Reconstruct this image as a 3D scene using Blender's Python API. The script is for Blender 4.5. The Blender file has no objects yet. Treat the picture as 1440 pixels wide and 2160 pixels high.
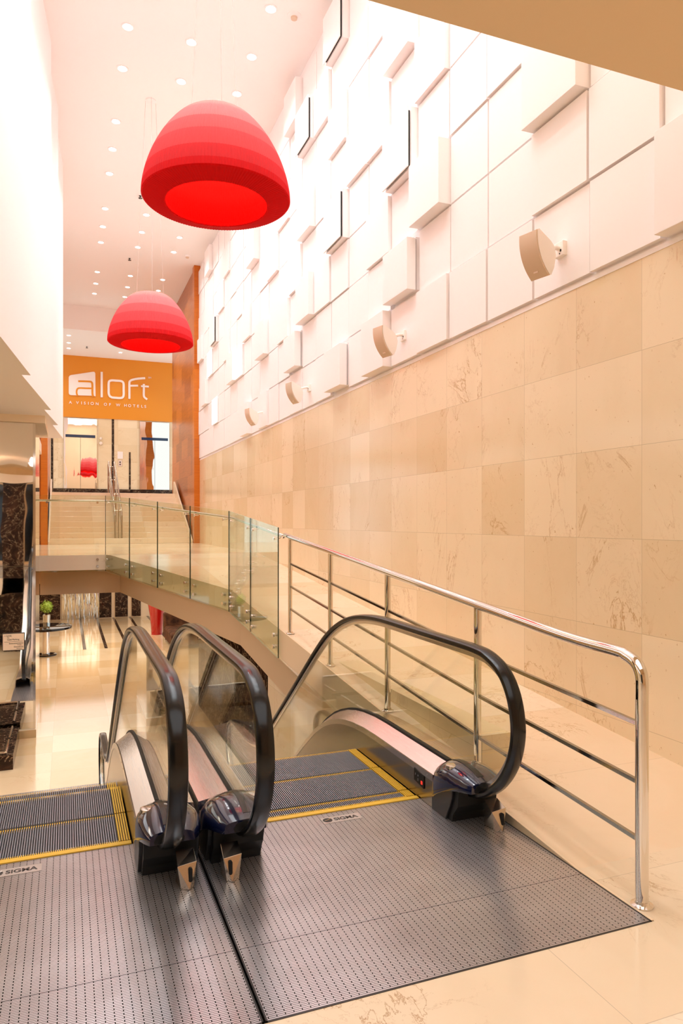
import bpy, math, random
from math import sin, cos, pi, radians, sqrt, atan2
random.seed(7)
S = bpy.context.scene
COL = S.collection

# ------------------------------------------------------------------ camera, world, exposure
cam_d = bpy.data.cameras.new('camera'); cam = bpy.data.objects.new('camera', cam_d); COL.objects.link(cam)
cam.location = (0, 0, 1.6); cam.rotation_euler = (radians(90), 0, radians(-21.2))
cam_d.sensor_fit = 'VERTICAL'; cam_d.sensor_height = 24; cam_d.lens = 24 * 1496 / 2160
cam_d.shift_y = 20 / 2160; cam_d.clip_start = .05; cam_d.clip_end = 200
S.camera = cam
S.view_settings.view_transform = 'Standard'; S.view_settings.look = 'None'
S.view_settings.exposure = 0.14; S.view_settings.gamma = 1
S.view_settings.use_curve_mapping = False
W = bpy.data.worlds.new('world'); S.world = W; W.use_nodes = True
W.node_tree.nodes['Background'].inputs[0].default_value = (.86, .94, 1.0, 1)
W.node_tree.nodes['Background'].inputs[1].default_value = 1.3
try:
    S.cycles.max_bounces = 12; S.cycles.diffuse_bounces = 8; S.cycles.transparent_max_bounces = 24; S.cycles.caustics_reflective = False
    S.cycles.sample_clamp_indirect = 6
except Exception: pass
LIGHT_POWER = 52        # each ceiling downlight, watts
COVE = 6.0
def area(name, loc, sx, sy, power, col=(.84, .935, 1), rot=(0, 0, 0)):
    L = bpy.data.lights.new(name, 'AREA'); L.shape = 'RECTANGLE'; L.size = sx; L.size_y = sy; L.energy = power; L.color = col
    o = bpy.data.objects.new(name, L); COL.objects.link(o); o.location = loc; o.rotation_euler = rot; return o
area('hall_fill', (1.0, 6.0, 8.9), 2.4, 6.4, 110)  # added soft fill lamp above the frame, no fitting of its own
area('landing_fill', (.9, .3, 3.55), 4.2, 3.2, 64)  # added broad fill under the soffit, out of view
area('side_hall_fill', (-3.5, 8.0, 3.3), 3.0, 8.0, 120)  # added fill lamp to brighten the side hall, unseen
area('lower_lobby_fill', (.8, 20.0, .36), 3.0, 8.0, 140, (1, .93, .84))  # added fill lamp under the mezzanine, hidden from view

# ------------------------------------------------------------------ colour and materials
def srgb(r, g, b):
    f = lambda c: (c/255/12.92) if c/255 <= .04045 else ((c/255+.055)/1.055)**2.4
    return (f(r), f(g), f(b), 1)
class N:
    def __init__(s, name):
        s.m = bpy.data.materials.new(name); s.m.use_nodes = True
        s.t = s.m.node_tree; s.b = s.t.nodes['Principled BSDF']; s.o = s.t.nodes['Material Output']
    def n(s, typ, **k):
        x = s.t.nodes.new(typ)
        for a, v in k.items(): setattr(x, a, v)
        return x
    def l(s, a, b): s.t.links.new(a, b)
    def p(s, **k):
        for a, v in k.items(): s.b.inputs[a.replace('_', ' ')].default_value = v
        return s
def mix(n, fac, a, b, mode='MIX'):
    x = n.n('ShaderNodeMix', data_type='RGBA', blend_type=mode)
    for i, v in ((0, fac), (6, a), (7, b)):
        if isinstance(v, (int, float, tuple)): x.inputs[i].default_value = v
        else: n.l(v, x.inputs[i])
    return x.outputs[2]
def ramp(n, src, stops, interp='LINEAR'):
    r = n.n('ShaderNodeValToRGB'); r.color_ramp.interpolation = interp
    e = r.color_ramp.elements
    while len(e) < len(stops): e.new(.5)
    for i, (p, c) in enumerate(stops):
        e[i].position = p; e[i].color = c if isinstance(c, tuple) else (c, c, c, 1)
    n.l(src, r.inputs[0]); return r.outputs[0]
def simple(name, col, rough=.5, metal=0, spec=.5, coat=0, **k):
    n = N(name); n.p(Base_Color=col, Roughness=rough, Metallic=metal, Specular_IOR_Level=spec, Coat_Weight=coat, **k)
    return n.m
def emis(name, col, strength):
    n = N(name); n.p(Base_Color=col, Emission_Color=col, Emission_Strength=strength); return n.m
def posn(n, axes='XYZ', scale=(1, 1, 1), loc=(0, 0, 0)):
    g = n.n('ShaderNodeNewGeometry'); s = n.n('ShaderNodeSeparateXYZ'); n.l(g.outputs['Position'], s.inputs[0])
    c = n.n('ShaderNodeCombineXYZ')
    for i, a in enumerate(axes): n.l(s.outputs['XYZ'.index(a)], c.inputs[i])
    m = n.n('ShaderNodeMapping'); n.l(c.outputs[0], m.inputs[0])
    m.inputs['Location'].default_value = loc; m.inputs['Scale'].default_value = scale
    return m.outputs[0]
def noise(n, vec, scale, detail=6, rough=.6, dist=0):
    x = n.n('ShaderNodeTexNoise'); n.l(vec, x.inputs['Vector'])
    x.inputs['Scale'].default_value = scale; x.inputs['Detail'].default_value = detail
    x.inputs['Roughness'].default_value = rough; x.inputs['Distortion'].default_value = dist
    return x.outputs['Fac']
def bump(n, h, strength, dist=.01):
    b = n.n('ShaderNodeBump'); b.inputs['Strength'].default_value = strength; b.inputs['Distance'].default_value = dist
    n.l(h, b.inputs['Height']); n.l(b.outputs[0], n.b.inputs['Normal'])
def marble(name, axes, tile, off, light, dark, vein, rough=.12, veinw=.012, spec=.5, stretch=(1, 1, 1), pits=False, band=.5):
    n = N(name); v = posn(n, axes)
    br = n.n('ShaderNodeTexBrick'); m = n.n('ShaderNodeMapping'); n.l(v, m.inputs[0]); m.inputs['Location'].default_value = (off[0], off[1], 0)
    n.l(m.outputs[0], br.inputs['Vector']); br.offset = 0; br.squash = 1
    br.inputs['Scale'].default_value = 1; br.inputs['Brick Width'].default_value = tile[0]; br.inputs['Row Height'].default_value = tile[1]
    br.inputs['Mortar Size'].default_value = .0016; br.inputs['Mortar Smooth'].default_value = .3; br.inputs['Bias'].default_value = 0
    br.inputs['Color1'].default_value = (0, 0, 0, 1); br.inputs['Color2'].default_value = (1, 1, 1, 1); br.inputs['Mortar'].default_value = (.5, .5, .5, 1)
    # every slab gets its own piece of the stone pattern
    tv = n.n('ShaderNodeVectorMath', operation='MULTIPLY_ADD'); n.l(br.outputs['Color'], tv.inputs[0]); tv.inputs[1].default_value = (7, 5, 3)
    st = n.n('ShaderNodeMapping'); n.l(v, st.inputs[0]); st.inputs['Scale'].default_value = stretch
    n.l(st.outputs[0], tv.inputs[2]); sv = tv.outputs[0]
    cloud = noise(n, sv, 1.6, 7, .62, .6)
    tone = mix(n, .55, cloud, br.outputs['Color'])
    base = ramp(n, tone, [(.25, dark), (.68, light)])
    vn = noise(n, sv, 1.15, 9, .62, 1.3)
    vm = ramp(n, vn, [(.5-veinw, 0.0), (.5, 1.0), (.5+veinw*.7, 0.0)])
    vn2 = noise(n, sv, 3.1, 8, .66, .8)
    vm2 = ramp(n, vn2, [(.5-veinw*.8, 0.0), (.5, .55), (.5+veinw*.6, 0.0)])
    msk = ramp(n, noise(n, sv, 1.1, 3, .5), [(.50, 0.0), (.64, .8)])
    vs = mix(n, 1.0, vm, vm2, 'ADD'); vs = mix(n, 1.0, vs, msk, 'MULTIPLY')
    c = mix(n, vs, base, vein)
    if pits:
        pm = ramp(n, noise(n, sv, 26, 4, .7), [(.28, 1.0), (.34, 0.0)])
        c = mix(n, pm, c, vein)
    c = mix(n, br.outputs['Fac'], c, tuple(x*.72 for x in dark[:3])+(1,))
    n.l(c, n.b.inputs['Base Color']); n.p(Roughness=rough, Specular_IOR_Level=spec)
    return n.m
M = {}
M['wall_marble'] = marble('wall_marble', 'YZX', (.655, .635), (-3.71+.655*8, -.21+.635*4, 0), srgb(240, 220, 186), srgb(228, 204, 164), srgb(192, 150, 98), rough=.16, spec=.45, pits=True, stretch=(1.2, .8, 1))
M['wall_marble_x'] = marble('wall_marble_x', 'XZY', (.75, .7), (.3, .2, 0), srgb(240, 212, 174), srgb(226, 192, 148), srgb(190, 140, 84), rough=.16)
M['floor_marble'] = marble('floor_marble', 'XYZ', (1.22, .78), (-.46, .585, 0), srgb(243, 228, 205), srgb(234, 213, 182), srgb(176, 132, 86), rough=.13, spec=.5, veinw=.007)
M['ramp_marble'] = marble('ramp_marble', 'XYZ', (1.45, .98), (-.72, .4, 0), srgb(243, 224, 198), srgb(234, 208, 174), srgb(186, 140, 90), rough=.14, veinw=.007)
M['lower_marble'] = marble('lower_marble', 'XYZ', (.9, .9), (.2, .1, 0), srgb(242, 220, 182), srgb(228, 198, 150), srgb(206, 166, 112), rough=.1, veinw=.004)
def dark_marble(name, axes='YZX'):
    n = N(name); v = posn(n, axes)
    a = noise(n, v, 3, 9, .68, .9)
    base = ramp(n, a, [(.3, srgb(28, 18, 14)), (.55, srgb(58, 40, 30)), (.75, srgb(96, 68, 50))])
    w = ramp(n, noise(n, v, 7, 8, .75, 1.4), [(.62, 0.0), (.68, 1.0)])
    w2 = ramp(n, noise(n, v, 2.3, 9, .6, 2.0), [(.49, 0.0), (.5, .9), (.508, 0.0)])
    c = mix(n, mix(n, 1.0, w, w2, 'ADD'), base, srgb(196, 166, 132))
    n.l(c, n.b.inputs['Base Color']); n.p(Roughness=.16, Specular_IOR_Level=.16)
    return n.m
M['dark_marble'] = dark_marble('dark_marble'); M['dark_marble_x'] = dark_marble('dark_marble_x', 'XZY')
M['dark_marble_honed'] = dark_marble('dark_marble_honed'); _b = M['dark_marble_honed'].node_tree.nodes['Principled BSDF']; _b.inputs['Roughness'].default_value = .5; _b.inputs['Specular IOR Level'].default_value = .0
M['dark_marble_top'] = dark_marble('dark_marble_top', 'XYZ')
M['white'] = simple('white_paint', srgb(250, 244, 243), .55, spec=.3)
M['white_ceiling'] = simple('ceiling_paint', srgb(252, 248, 246), .7, spec=.2)
M['beige_paint'] = simple('beige_paint', srgb(233, 206, 172), .6, spec=.2)
M['soffit'] = simple('soffit_paint', srgb(240, 216, 182), .65, spec=.2)
M['cove_white'] = simple('cove_ceiling_paint', srgb(236, 218, 196), .7, spec=.2)
M['slab_paint'] = simple('slab_paint', srgb(216, 188, 154), .5, spec=.3)
M['cream'] = simple('cream_stone', srgb(238, 214, 180), .3)
M['black'] = simple('black_gap', srgb(14, 12, 12), .6)
M['black_gloss'] = simple('black_gloss', srgb(16, 15, 18), .08)
M['charcoal'] = simple('charcoal_plastic', srgb(40, 38, 38), .32)
M['rubber'] = simple('handrail_rubber', srgb(15, 14, 14), .22, spec=.4, coat=.08, Coat_Roughness=.15)
M['navy'] = simple('navy_gloss_cover', srgb(16, 22, 58), .12, spec=.4, coat=1, Coat_Roughness=.05)
M['bar_chrome_dark'] = simple('bar_chrome_dark', (.42, .40, .37, 1), .1, 1)  # chrome of the bars, dark reflections put into its base colour
M['badge_metal'] = simple('badge_metal', (.55, .5, .47, 1), .4, .6)
M['bronze'] = simple('bronze_rail', (.50, .40, .30, 1), .18, 1)
M['chrome'] = simple('chrome', (.80, .76, .72, 1), .07, 1)
M['chrome_soft'] = simple('chrome_soft', (.72, .68, .62, 1), .2, 1)
M['tan_plastic'] = simple('tan_grille', srgb(220, 196, 172), .5)
M['speaker_white'] = simple('speaker_white', srgb(250, 242, 234), .45)
M['yellow'] = simple('yellow_edge', srgb(236, 190, 60), .4)
M['red_light'] = emis('red_lamp', (1, .05, .03, 1), .7)
M['lens'] = emis('lamp_lens', (1, .94, .88, 1), 14)
M['cove_glow'] = emis('cove_glow', (1, .9, .78, 1), COVE)
M['lightbox'] = emis('light_box_glow', (1, .96, .94, 1), 1.6)
M['letters'] = simple('letter_white', srgb(248, 226, 214), .4)
M['red_gloss'] = simple('red_gloss', srgb(176, 22, 20), .1, coat=.8)
M['leaf'] = simple('leaf_green', srgb(150, 178, 62), .6)
M['sign_face'] = simple('sign_face', srgb(242, 218, 192), .4)
M['sign_ink'] = simple('sign_ink', srgb(52, 46, 42), .5)
def steel(name, axes, col, rough=.24):
    n = N(name); v = posn(n, axes, scale=(1, 1, 1))
    st = n.n('ShaderNodeMapping'); n.l(v, st.inputs[0]); st.inputs['Scale'].default_value = (1, 160, 160)
    f = noise(n, st.outputs[0], 3, 3, .5)
    n.l(ramp(n, f, [(.3, rough*.95), (.7, rough*1.08)]), n.b.inputs['Roughness']); n.p(Base_Color=col, Metallic=1.0)
    return n.m
M['steel'] = steel('brushed_steel', 'YZX', (.62, .55, .47, 1), .2)
M['steel_deck'] = steel('deck_steel', 'YZX', (.80, .73, .68, 1), .26)
M['steel_dark'] = steel('skirt_steel', 'YZX', (.36, .31, .24, 1), .2)
M['alu'] = simple('step_aluminium', (.42, .44, .52, 1), .35, .5)
M['step_dark'] = simple('step_groove', srgb(24, 24, 30), .5)
def plate():
    n = N('floor_plate_metal'); g = n.n('ShaderNodeNewGeometry'); sp = n.n('ShaderNodeSeparateXYZ'); n.l(g.outputs['Position'], sp.inputs[0])
    def mt(op, a, b=None, c=None):
        x = n.n('ShaderNodeMath', operation=op)
        for i, v in enumerate((a, b, c)):
            if v is None: continue
            if isinstance(v, (int, float)): x.inputs[i].default_value = v
            else: n.l(v, x.inputs[i])
        return x.outputs[0]
    fr = lambda src, period: mt('FRACT', mt('ADD', mt('DIVIDE', src, period), 500))
    X, Y = sp.outputs[0], sp.outputs[1]
    line = mt('LESS_THAN', fr(Y, .0085), .28)
    joint = mt('MULTIPLY', mt('LESS_THAN', fr(X, .0288), .115), mt('LESS_THAN', fr(Y, .017), .56))
    dark = mt('MAXIMUM', line, joint)
    v = posn(n, 'XYZ')
    dirt = ramp(n, noise(n, v, 1.7, 6, .65), [(.35, (.80, .78, .77, 1)), (.6, (1, 1, 1, 1))])
    base = mix(n, 1.0, (.70, .69, .72, 1), dirt, 'MULTIPLY')
    n.l(mix(n, dark, base, (.012, .011, .011, 1)), n.b.inputs['Base Color'])
    inv = mt('SUBTRACT', 1.0, dark); n.l(mt('MULTIPLY', inv, .75), n.b.inputs['Metallic'])
    n.l(mt('MULTIPLY', inv, .5), n.b.inputs['Specular IOR Level'])
    n.p(Roughness=.28); return n.m
M['plate'] = plate()
def mirror(name, col=(.9, .87, .83, 1), amp=.25, sc=1.2, axes='XZY', stretch=(1, 1, 1)):
    n = N(name); v = posn(n, axes, scale=stretch); n.p(Base_Color=col, Metallic=1.0, Roughness=.02)
    bump(n, noise(n, v, sc, 1, .3), amp, .05); return n.m
M['mirror'] = mirror('mirror_cladding', amp=.10, sc=1.3)
M['mirror_door'] = mirror('mirror_door', (.80, .74, .66, 1), .06, 2.2, stretch=(2.0, .5, 1))
M['mirror_bronze'] = mirror('lower_door_mirror', (.72, .72, .66, 1), .5, 3, stretch=(5, .4, 1))
def glass(name, tint, gl=.9):
    n = N(name); t = n.n('ShaderNodeBsdfTransparent'); t.inputs[0].default_value = tint
    g = n.n('ShaderNodeBsdfGlossy'); g.inputs['Roughness'].default_value = .01; g.inputs[0].default_value = (gl, gl, gl, 1)
    lw = n.n('ShaderNodeLayerWeight'); lw.inputs[0].default_value = .5
    pw = n.n('ShaderNodeMath', operation='POWER'); n.l(lw.outputs['Facing'], pw.inputs[0]); pw.inputs[1].default_value = 4.5
    fr = n.n('ShaderNodeMath', operation='MULTIPLY_ADD'); n.l(pw.outputs[0], fr.inputs[0]); fr.inputs[1].default_value = .8; fr.inputs[2].default_value = .035
    m = n.n('ShaderNodeMixShader'); n.l(fr.outputs[0], m.inputs[0]); n.l(t.outputs[0], m.inputs[1]); n.l(g.outputs[0], m.inputs[2])
    n.l(m.outputs[0], n.o.inputs['Surface']); return n.m
M['glass'] = glass('green_tinted_glass', (.93, .965, .90, 1))
M['glass_esc'] = glass('escalator_glass', (.95, .96, .90, 1))
M['glass_edge'] = simple('glass_edge', srgb(38, 58, 48), .15)
M['glass_top'] = simple('glass_top_edge', srgb(176, 190, 160), .2)
def wood(name, axes, a, b, tile=(1.2, .6)):
    n = N(name); v = posn(n, axes)
    br = n.n('ShaderNodeTexBrick'); n.l(v, br.inputs['Vector']); br.offset = .5
    br.inputs['Scale'].default_value = 1; br.inputs['Brick Width'].default_value = tile[0]; br.inputs['Row Height'].default_value = tile[1]
    br.inputs['Mortar Size'].default_value = .003; br.inputs['Color1'].default_value = (0, 0, 0, 1); br.inputs['Color2'].default_value = (1, 1, 1, 1)
    br.inputs['Mortar'].default_value = (0, 0, 0, 1)
    st = n.n('ShaderNodeMapping'); n.l(v, st.inputs[0]); st.inputs['Scale'].default_value = (1, 14, 1)
    g = noise(n, st.outputs[0], 2.2, 7, .65, .4)
    f = mix(n, .35, g, br.outputs['Color'])
    n.l(ramp(n, f, [(.25, a), (.7, b)]), n.b.inputs['Base Color']); n.p(Roughness=.28); return n.m
M['wood'] = wood('orange_wood', 'YZX', srgb(150, 74, 24), srgb(206, 122, 52))
M['wood_edge'] = wood('orange_wood_edge', 'XZY', srgb(190, 96, 14), srgb(220, 128, 30), (4, 2))
M['orange'] = simple('orange_wall_paint', srgb(226, 138, 30), .42, spec=.4)
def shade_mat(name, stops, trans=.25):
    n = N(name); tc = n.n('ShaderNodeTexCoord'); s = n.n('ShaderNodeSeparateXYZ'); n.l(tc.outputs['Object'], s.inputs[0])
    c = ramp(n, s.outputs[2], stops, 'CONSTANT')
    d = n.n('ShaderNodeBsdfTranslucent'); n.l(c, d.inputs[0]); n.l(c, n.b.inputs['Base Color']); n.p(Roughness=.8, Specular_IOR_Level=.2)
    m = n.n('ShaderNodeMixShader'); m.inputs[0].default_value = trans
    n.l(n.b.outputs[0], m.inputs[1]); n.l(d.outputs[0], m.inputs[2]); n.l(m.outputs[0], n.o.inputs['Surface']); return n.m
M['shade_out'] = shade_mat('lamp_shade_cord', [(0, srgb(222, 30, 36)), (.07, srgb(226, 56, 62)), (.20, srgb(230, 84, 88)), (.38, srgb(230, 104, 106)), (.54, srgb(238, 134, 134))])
M['shade_rim'] = simple('lamp_shade_rim', srgb(214, 10, 14), .8, spec=.1)
M['shade_in'] = simple('lamp_shade_lining', srgb(238, 6, 8), .8, spec=.1)
def velvet():
    n = N('brown_velvet'); v = posn(n, 'XYZ')
    n.l(ramp(n, noise(n, v, 5, 4), [(.3, srgb(52, 30, 18)), (.7, srgb(112, 72, 44))]), n.b.inputs['Base Color']); n.p(Roughness=.75, Specular_IOR_Level=.2); return n.m
M['velvet'] = velvet()

# ------------------------------------------------------------------ mesh helpers
class MB:
    def __init__(s): s.v = []; s.f = []; s.m = []
    def add(s, vs, fs, m=0):
        o = len(s.v); s.v += [tuple(p) for p in vs]; s.f += [tuple(o+i for i in f) for f in fs]; s.m += [m]*len(fs); return s
    def box(s, x0, x1, y0, y1, z0, z1, m=0):
        vs = [(x, y, z) for x in (x0, x1) for y in (y0, y1) for z in (z0, z1)]
        return s.add(vs, [(0, 1, 3, 2), (4, 6, 7, 5), (0, 4, 5, 1), (2, 3, 7, 6), (0, 2, 6, 4), (1, 5, 7, 3)], m)
    def prism(s, poly, lo, hi, axis='x', m=0, mside=None):
        # poly in the two other axes, in order (y,z), (x,z) or (x,y)
        def P(a, b, c): return {'x': (c, a, b), 'y': (a, c, b), 'z': (a, b, c)}[axis]
        n = len(poly); vs = [P(a, b, lo) for a, b in poly]+[P(a, b, hi) for a, b in poly]
        s.add(vs, [tuple(range(n-1, -1, -1)), tuple(range(n, 2*n))], m)
        o = len(s.v)-2*n
        for i in range(n):
            j = (i+1) % n; s.f.append((o+i, o+j, o+n+j, o+n+i)); s.m.append(m if mside is None else mside)
        return s
    def loft(s, rings, closed=True, cap=True, m=0):
        n = len(rings[0]); o = len(s.v)
        for r in rings: s.v += [tuple(p) for p in r]
        for k in range(len(rings)-1):
            for i in range(n if closed else n-1):
                j = (i+1) % n; s.f.append((o+k*n+i, o+k*n+j, o+(k+1)*n+j, o+(k+1)*n+i)); s.m.append(m)
        if cap and closed:
            s.f.append(tuple(o+i for i in range(n-1, -1, -1))); s.f.append(tuple(o+(len(rings)-1)*n+i for i in range(n))); s.m += [m, m]
        return s
    def tube(s, pts, r, n=14, m=0, cap=True):
        rings = []; up = None
        for i, p in enumerate(pts):
            a = pts[max(i-1, 0)]; b = pts[min(i+1, len(pts)-1)]
            d = [b[k]-a[k] for k in range(3)]; L = sqrt(sum(q*q for q in d)) or 1; d = [q/L for q in d]
            if up is None: up = (0, 0, 1) if abs(d[2]) < .9 else (0, 1, 0)
            dp = sum(up[k]*d[k] for k in range(3)); u = [up[k]-dp*d[k] for k in range(3)]; L = sqrt(sum(q*q for q in u)) or 1; u = [q/L for q in u]
            w = (d[1]*u[2]-d[2]*u[1], d[2]*u[0]-d[0]*u[2], d[0]*u[1]-d[1]*u[0]); up = u
            rr = r if not isinstance(r, (list, tuple)) else r[i]
            rings.append([tuple(p[k]+rr*(cos(2*pi*j/n)*u[k]+sin(2*pi*j/n)*w[k]) for k in range(3)) for j in range(n)])
        return s.loft(rings, m=m, cap=cap)
    def lathe(s, prof, c=(0, 0, 0), n=32, m=0, rib=0, ribn=0):
        rings = []
        for r, z in prof:
            rings.append([(c[0]+(r+(rib if (rib and j % 2) else 0))*cos(2*pi*j/n), c[1]+(r+(rib if (rib and j % 2) else 0))*sin(2*pi*j/n), c[2]+z) for j in range(n)])
        return s.loft(rings, m=m, cap=True)
    def build(s, name, mats, parent=None, smooth=0, bevel=0):
        me = bpy.data.meshes.new(name)
        off = parent_world(parent) if parent else (0, 0, 0)
        me.from_pydata([(x-off[0], y-off[1], z-off[2]) for x, y, z in s.v], [], s.f)
        if not isinstance(mats, (list, tuple)): mats = [mats]
        for m in mats: me.materials.append(M[m] if isinstance(m, str) else m)
        for p, i in zip(me.polygons, s.m): p.material_index = i
        me.update()
        if smooth:
            for p in me.polygons: p.use_smooth = True
            me.set_sharp_from_angle(angle=radians(smooth))
        o = bpy.data.objects.new(name, me); COL.objects.link(o)
        if parent: o.parent = parent
        if bevel:
            b = o.modifiers.new('bevel', 'BEVEL'); b.width = bevel; b.segments = 2; b.limit_method = 'ANGLE'
        fix_normals(me)
        return o
import bmesh
def fix_normals(me):
    b = bmesh.new(); b.from_mesh(me); bmesh.ops.recalc_face_normals(b, faces=b.faces); b.to_mesh(me); b.free()
def parent_world(p):
    x, y, z = 0, 0, 0
    while p: x += p.location[0]; y += p.location[1]; z += p.location[2]; p = p.parent
    return (x, y, z)
def tag(o, label=None, cat=None, group=None, kind=None):
    if label: o['label'] = label
    if cat: o['category'] = cat
    if group: o['group'] = group
    if kind: o['kind'] = kind
    return o
def thing(name, loc, label, cat, group=None):
    o = bpy.data.objects.new(name, None); COL.objects.link(o); o.location = loc; o.empty_display_size = .1
    return tag(o, label, cat, group)
def struct(o, label=None, cat='structure'):
    o['kind'] = 'structure'
    if label: o['label'] = label
    o['category'] = cat; return o
def copy_tree(o, parent=None):
    c = o.copy(); COL.objects.link(c); c.parent = parent
    for ch in list(o.children): copy_tree(ch, c)
    return c
def text_mesh(txt, size, loc, rot, mat, name, parent, ext=.002, align='LEFT', shear=0, offset=0, sx=1):
    cu = bpy.data.curves.new(name, 'FONT'); cu.body = txt; cu.size = size; cu.extrude = ext; cu.align_x = align; cu.shear = shear; cu.offset = offset
    t = bpy.data.objects.new(name+'_tmp', cu); COL.objects.link(t)
    dg = bpy.context.evaluated_depsgraph_get(); me = bpy.data.meshes.new_from_object(t.evaluated_get(dg)); me.name = name
    bpy.data.objects.remove(t); bpy.data.curves.remove(cu)
    me.materials.clear(); me.materials.append(M[mat])
    o = bpy.data.objects.new(name, me); COL.objects.link(o)
    off = parent_world(parent); o.parent = parent
    o.location = tuple(loc[i]-off[i] for i in range(3)); o.rotation_euler = rot; o.scale = (sx, 1, 1)
    return o
def catmull(pts, sub=6):
    out = []
    for i in range(len(pts)-1):
        p0 = pts[max(i-1, 0)]; p1 = pts[i]; p2 = pts[i+1]; p3 = pts[min(i+2, len(pts)-1)]
        for k in range(sub):
            t = k/sub
            out.append(tuple(.5*(2*p1[a]+(-p0[a]+p2[a])*t+(2*p0[a]-5*p1[a]+4*p2[a]-p3[a])*t*t+(-p0[a]+3*p1[a]-3*p2[a]+p3[a])*t**3) for a in range(len(p1))))
    out.append(pts[-1]); return out

WX = 3.60                 # face of the right-hand wall
ZL = -1.9                 # lower lobby floor
ZM = .97                  # mezzanine floor
ZU = 2.53                 # floor at the head of the stairs
EX = 2.183                # edge of the walkway beside the escalator
def ramp_z(y): return max(0, min(ZM, .086*(y-2.65)))
C1 = (.686, 14.10); C2 = (2.16, 9.95)

# ================================================================== STRUCTURE
# upper landing floor, ramped walkway, mezzanine
f = MB(); f.box(-5, WX, -4, 2.195, -.4, 0); f.box(-5, -1.0, 2.195, 3.9, -.4, 0); f.box(EX+.012, WX, 2.195, 2.65, -.4, 0)
struct(f.build('floor', 'floor_marble'), 'polished cream marble floor of the upper landing', 'floor')
f = MB()
ys = [2.65, 5, 7, 9.95]
for a, b in zip(ys[:-1], ys[1:]):
    f.add([(EX+.012, a, ramp_z(a)), (WX, a, ramp_z(a)), (WX, b, ramp_z(b)), (EX+.012, b, ramp_z(b)),
           (EX+.012, a, ramp_z(a)-.34), (WX, a, ramp_z(a)-.34), (WX, b, ramp_z(b)-.34), (EX+.012, b, ramp_z(b)-.34)],
          [(0, 1, 2, 3), (7, 6, 5, 4), (0, 3, 7, 4), (1, 5, 6, 2), (0, 4, 5, 1), (3, 2, 6, 7)])
ye = 13.93; xe = C2[0]+(C1[0]-C2[0])*(ye-C2[1])/(C1[1]-C2[1])
def slab(poly, zt, th, m=0):
    n = len(poly); vs = [(x, y, zt(y)) for x, y in poly]+[(x, y, zt(y)-th) for x, y in poly]
    fs = [tuple(range(n)), tuple(range(2*n-1, n-1, -1))]+[(i, n+i, n+(i+1) % n, (i+1) % n) for i in range(n)]
    f.add(vs, fs, m)
slab([(C2[0]+.02, 9.95), (WX, 9.95), (WX, ye), (xe+.02, ye)], ramp_z, .30)
slab([(xe+.02, ye), (WX, ye), (WX, 14.34), (-.475, 14.34), (-.475, 14.12), (C1[0]+.02, 14.12)], lambda y: ZM, .28)
struct(f.build('floor', 'ramp_marble'), 'sloping cream marble walkway behind the steel railing', 'floor')
f = MB(); f.box(-2.4, WX, 14.34, 20.9, ZM-.28, ZM)
struct(f.build('floor', 'ramp_marble'), 'cream marble mezzanine floor at the foot of the stairs', 'floor')
f = MB(); f.box(-3, 5.5, 24.5, 30, ZU-.3, ZU)
struct(f.build('floor', 'floor_marble'), 'marble floor at the head of the stairs by the elevators', 'floor')
# walkway edge beam (tan painted), follows the ramp, then the mezzanine edge
f = MB()
bp = [(2.62, 5.0, -.50), (2.30, 5.2, -.50), (2.34, 9.9, -.12), (1.02, 14.42, .2), (-.475, 14.42, .2)]
prev = None
f2 = [(2.27, 4.6), (2.27, 9.75), (.98, 14.5), (-.46, 14.5)]
topz = [ramp_z(4.6)-.34, ramp_z(9.75)-.30, ZM-.28, ZM-.28]
botz = [-.62, -.13, .215, .215]
for i in range(3):
    (xa, ya), (xb, yb) = f2[i], f2[i+1]
    dx, dy = yb-ya, -(xb-xa); L = sqrt(dx*dx+dy*dy); dx, dy = dx/L*.28, dy/L*.28
    f.add([(xa, ya, topz[i]), (xb, yb, topz[i+1]), (xb+dx, yb+dy, topz[i+1]), (xa+dx, ya+dy, topz[i]),
           (xa, ya, botz[i]), (xb, yb, botz[i+1]), (xb+dx, yb+dy, botz[i+1]), (xa+dx, ya+dy, botz[i])],
          [(0, 1, 2, 3), (7, 6, 5, 4), (0, 4, 5, 1), (3, 2, 6, 7), (0, 3, 7, 4), (1, 5, 6, 2)])
struct(f.build('trim_1', 'slab_paint'), 'tan painted beam under the edge of the marble walkway', 'beam')
f = MB(); f.box(-2.4, 3.9, 14.8, 27.0, .40, .68)
struct(f.build('ceiling', 'beige_paint'), 'beige ceiling of the lower lobby under the mezzanine', 'ceiling')
# lower lobby floor with dark inlaid stripes
f = MB(); f.box(-7, 7, 2.5, 27.1, ZL-.2, ZL)
def stripe(x, w, y0, y1, m): f.box(x-w/2, x+w/2, y0, y1, ZL, ZL+.002, m)
for x in (.47, 1.03, 1.60, 2.18, 2.80): stripe(x, .085, 20.6, 27.1, 1)
struct(f.build('floor', ['lower_marble', 'dark_marble_top']), 'polished beige marble floor of the lower lobby with dark inlaid stripes', 'floor')
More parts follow.
